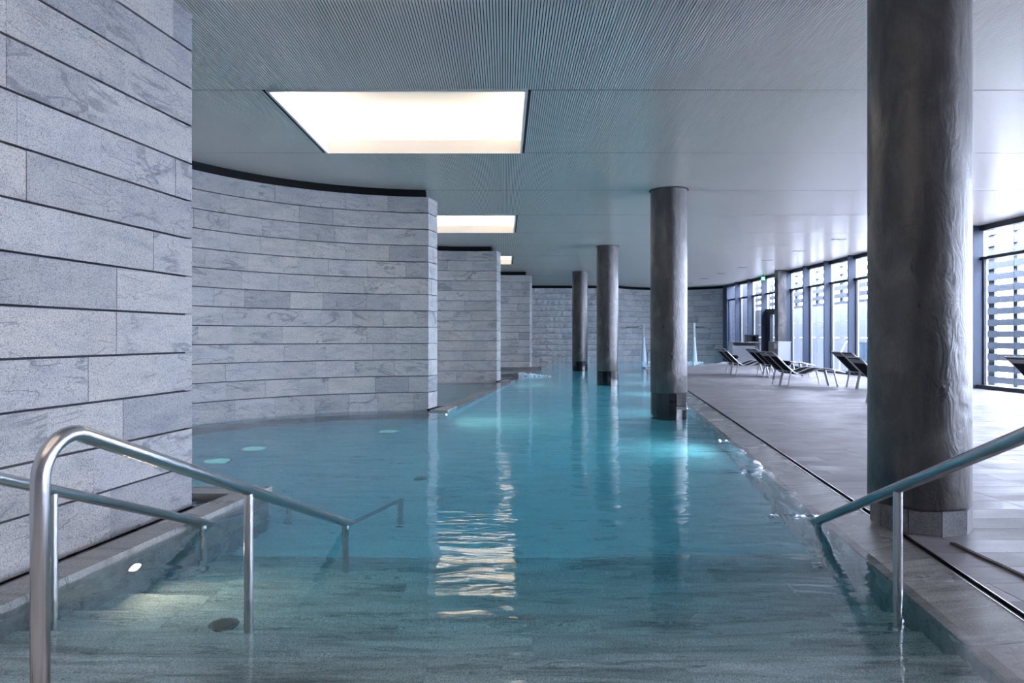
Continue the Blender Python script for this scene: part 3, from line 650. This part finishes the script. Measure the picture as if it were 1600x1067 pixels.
mb = MB(); mb.box(-.055, -.015, -.026, -.021, -.11, .02).box(.02, .045, -.026, -.021, -.07, .0).box(.005, .06, -.026, -.021, -.09, -.07).box(.02, .04, -.026, -.021, .008, .028).box(.035, .06, -.026, -.021, -.115, -.09); mb.build('pictogram', M['exitwhite'], ex)
MB().tube([(0, 0, .04), (0, 0, .13)], .012, 8).build('hanger', M['black'], ex)

# ------------------------------------------------------------------ outside
tag(bxo('terrace', WX + .12, 40, -30, 70, -.3, -.05, M['ground']), 'pale concrete terrace outside the windows', 'terrace', kind='structure')
ow = tag(empty('screen_wall', (14.6, 36, 0)), 'pale panelled wall standing outside the far windows', 'wall')
for i in range(9):
    for (z0, z1) in ((-.05, .68), (.68, 1.41), (1.41, 2.14), (2.14, 2.87)):
        bxo('wall_panel', 0, .15, -10 + i * 2.3 + .006, -10 + (i + 1) * 2.3 - .006, z0 + .004, z1 - .004, M['outwall'], ow)
sl = tag(empty('facade_screen', (14.75, 20, 0)), 'dark slatted facade screen outside the windows', 'screen')
PIT = 0.345
y = -6.0; bays = []
while y < 58: bays.append((y, y + 2.4)); y += 2.4
for (a, b) in bays:
    lo = 8 if a + 20 > 26.0 - 1e-6 and False else 0
    for k in range(15):
        z = .05 + k * PIT
        if a > 25.0 and z < 2.6: continue
        bxo('slat', 0, .09, a - 20 + .01, b - 20 - .01, z, z + .195, M['slat'], sl)
    for (c, w_) in ((a, .16), (a + .95, .28), (a + 1.95, .10)):
        bxo('post', .09, .19, c - 20, c - 20 + w_, -.05, 5.1, M['slat'], sl)
t = tag(empty('outdoor_handrail', (13.6, 28.6, -.05)), 'white curved outdoor handrail seen through the window behind the loungers', 'handrail')
MB().tube([(0, 0, 0), (-.1, -.2, .35), (-.25, -.5, .75), (-.05, -.6, 1.25), (0.1, -.55, 1.35), (.12, -.5, 1.2), (.12, -.4, 0)], .025, 10).build('rail', M['white'], t, smooth=True)
t = tag(empty('glass_balustrade', (13.6, 25.2, -.05)), 'pale glass balustrade outside the window behind the loungers', 'balustrade')
bxo('pane', 0, .02, 0, 1.8, .05, 1.25, M['frost'], t); bxo('rail', -.02, .04, 0, 1.8, 1.25, 1.29, M['alu'], t)

# ------------------------------------------------------------------ loungers
PROF = [(-.40, .97), (-.25, .82), (-.07, .635), (.12, .445), (.24, .37), (.34, .342), (.46, .345), (.62, .40), (.80, .475), (.96, .51), (1.12, .50), (1.34, .45), (1.60, .39)]
def lounger_proto():
    t = empty('sun_lounger'); wd = .56
    def strip(i0, i1, dz_, y0, y1, th):
        mb = MB(); pts = PROF[i0:i1 + 1]; n = len(pts)
        v = [(x, y0, z + dz_) for x, z in pts] + [(x, y1, z + dz_) for x, z in pts] + [(x, y0, z + dz_ - th) for x, z in pts] + [(x, y1, z + dz_ - th) for x, z in pts]; f = []
        for i in range(n - 1): f += [(i, i+1, n+i+1, n+i), (2*n+i+1, 2*n+i, 3*n+i, 3*n+i+1), (i+1, i, 2*n+i, 2*n+i+1), (n+i, n+i+1, 3*n+i+1, 3*n+i)]
        f += [(0, n, 3*n, 2*n), (n-1, 3*n-1, 4*n-1, 2*n-1)]
        return mb.add(v, f)
    strip(0, 3, .0, .03, wd - .03, .012).build('back_sling', M['sling'], t, smooth=False)
    strip(3, 11, .0, .03, wd - .03, .012).build('seat_sling', M['sling'], t)
    o = MB().add(*(lambda mb: (mb.v, mb.f))(MB())) if False else None
    x0, z0 = PROF[0]; x1, z1 = PROF[1]
    d = ((x1 - x0), (z1 - z0))
    MB().add([(x0 + d[0]*a - .012, y, z0 + d[1]*a - .010 + c) for a in (.25, .75) for y in (.03, wd - .03) for c in (0, .03)], [(0,1,3,2),(4,6,7,5),(0,4,5,1),(2,3,7,6),(1,5,7,3),(0,2,6,4)]).build('head_band', M['band'], t)
    for y in (.015, wd - .015):
        MB().tube([(x, y, z) for x, z in PROF], .017, 8).build('side_rail', M['alu'], t, smooth=True)
        MB().tube([(0, y, 0), (.10, y, .45)], .024, 8).build('leg', M['alu'], t); MB().tube([(1.39, y, 0), (1.28, y, .455)], .024, 8).build('leg', M['alu'], t)
    for x, z in (PROF[0], (.12, .43), (1.28, .455), PROF[-1]): MB().tube([(x, .015, z), (x, wd - .015, z)], .015, 8).build('crossbar', M['alu'], t)
    MB().tube([(.06, .05, .66), (.06, .08, .66), (.06, wd - .08, .66), (.06, wd - .05, .66)], [.04, .065, .065, .04], 12).build('pillow', M['sling'], t, smooth=True)
    return t
proto = lounger_proto()
def copy_tree(o):
    c = o.copy(); COL.objects.link(c)
    for ch in o.children: d = ch.copy(); COL.objects.link(d); d.parent = c
    return c
SP = [(8.38, 26.15, 'far one of the pair closest to the shower pool'), (8.38, 25.55, 'near one of the pair closest to the shower pool'),
      (9.0, 24.6, 'far one of the pair half hidden behind the middle loungers'), (9.0, 24.0, 'near one of the pair half hidden behind the middle loungers'),
      (7.86, 20.15, 'far one of the fully visible middle pair'), (7.86, 19.55, 'near one of the fully visible middle pair'),
      (9.36, 18.75, 'far one of the pair cut by the near column'), (9.36, 18.15, 'near one of the pair cut by the near column'),
      (7.62, 14.3, 'one mostly hidden behind the near column'), (10.32, 13.4, 'one at the right picture edge with only its headrest visible')]
for i, (x, y, lb) in enumerate(SP):
    o = proto if i == 0 else copy_tree(proto)
    o.location = (x, y, deck_z(x, y)); o.rotation_euler = (0, -0.0105, 0)
    tag(o, 'dark sling lounger, ' + lb, 'sun lounger', 'sun loungers on the deck')

# ------------------------------------------------------------------ counters by the exit
t = tag(empty('counter', (10.95, 33.9, .08)), 'pale counter cabinet behind the far lounger pair', 'cabinet')
mb = MB(); mb.box(0, .06, 0, .6, 0, 1.08).box(1.28, 1.34, 0, .6, 0, 1.08).box(.06, 1.28, .55, .6, 0, 1.08); mb.build('body', M['cab'], t)
bxo('worktop', -.02, 1.36, -.02, .62, 1.08, 1.12, M['cab'], t); bxo('front_panel', .06, 1.10, .03, .06, .0, .93, M['cab'], t); bxo('side_panel', 1.10, 1.28, .04, .06, 0, 1.08, M['cabgrey'], t); bxo('shelf_recess', .06, 1.10, .3, .32, .93, 1.08, M['cabgrey'], t)
t = tag(empty('display_box', (11.72, 34.15, 1.20)), 'dark box standing on the pale counter', 'box')
mb = MB(); mb.box(0, .6, 0, .3, 0, .04).box(0, .6, 0, .3, .28, .34).box(0, .04, 0, .3, .04, .28).box(.45, .6, 0, .3, .04, .28).box(.04, .45, .26, .3, .04, .28); mb.build('case', M['frame'], t); bxo('screen', .04, .45, .2, .26, .04, .28, M['cabdark'], t)
t = tag(empty('cabinet', (11.42, 29.45, .1)), 'pale tall cabinet with paper notice at the foot of the square pillar', 'cabinet')
bxo('body', .02, .55, .02, 1.08, 0, 1.12, M['cab'], t); bxo('top', 0, .57, 0, 1.10, 1.12, 1.15, M['cab'], t); bxo('side_door', 0, .02, .03, 1.07, .03, 1.10, M['cabgrey'], t); bxo('notice', -.006, 0, .10, .42, .85, 1.07, M['paper'], t)
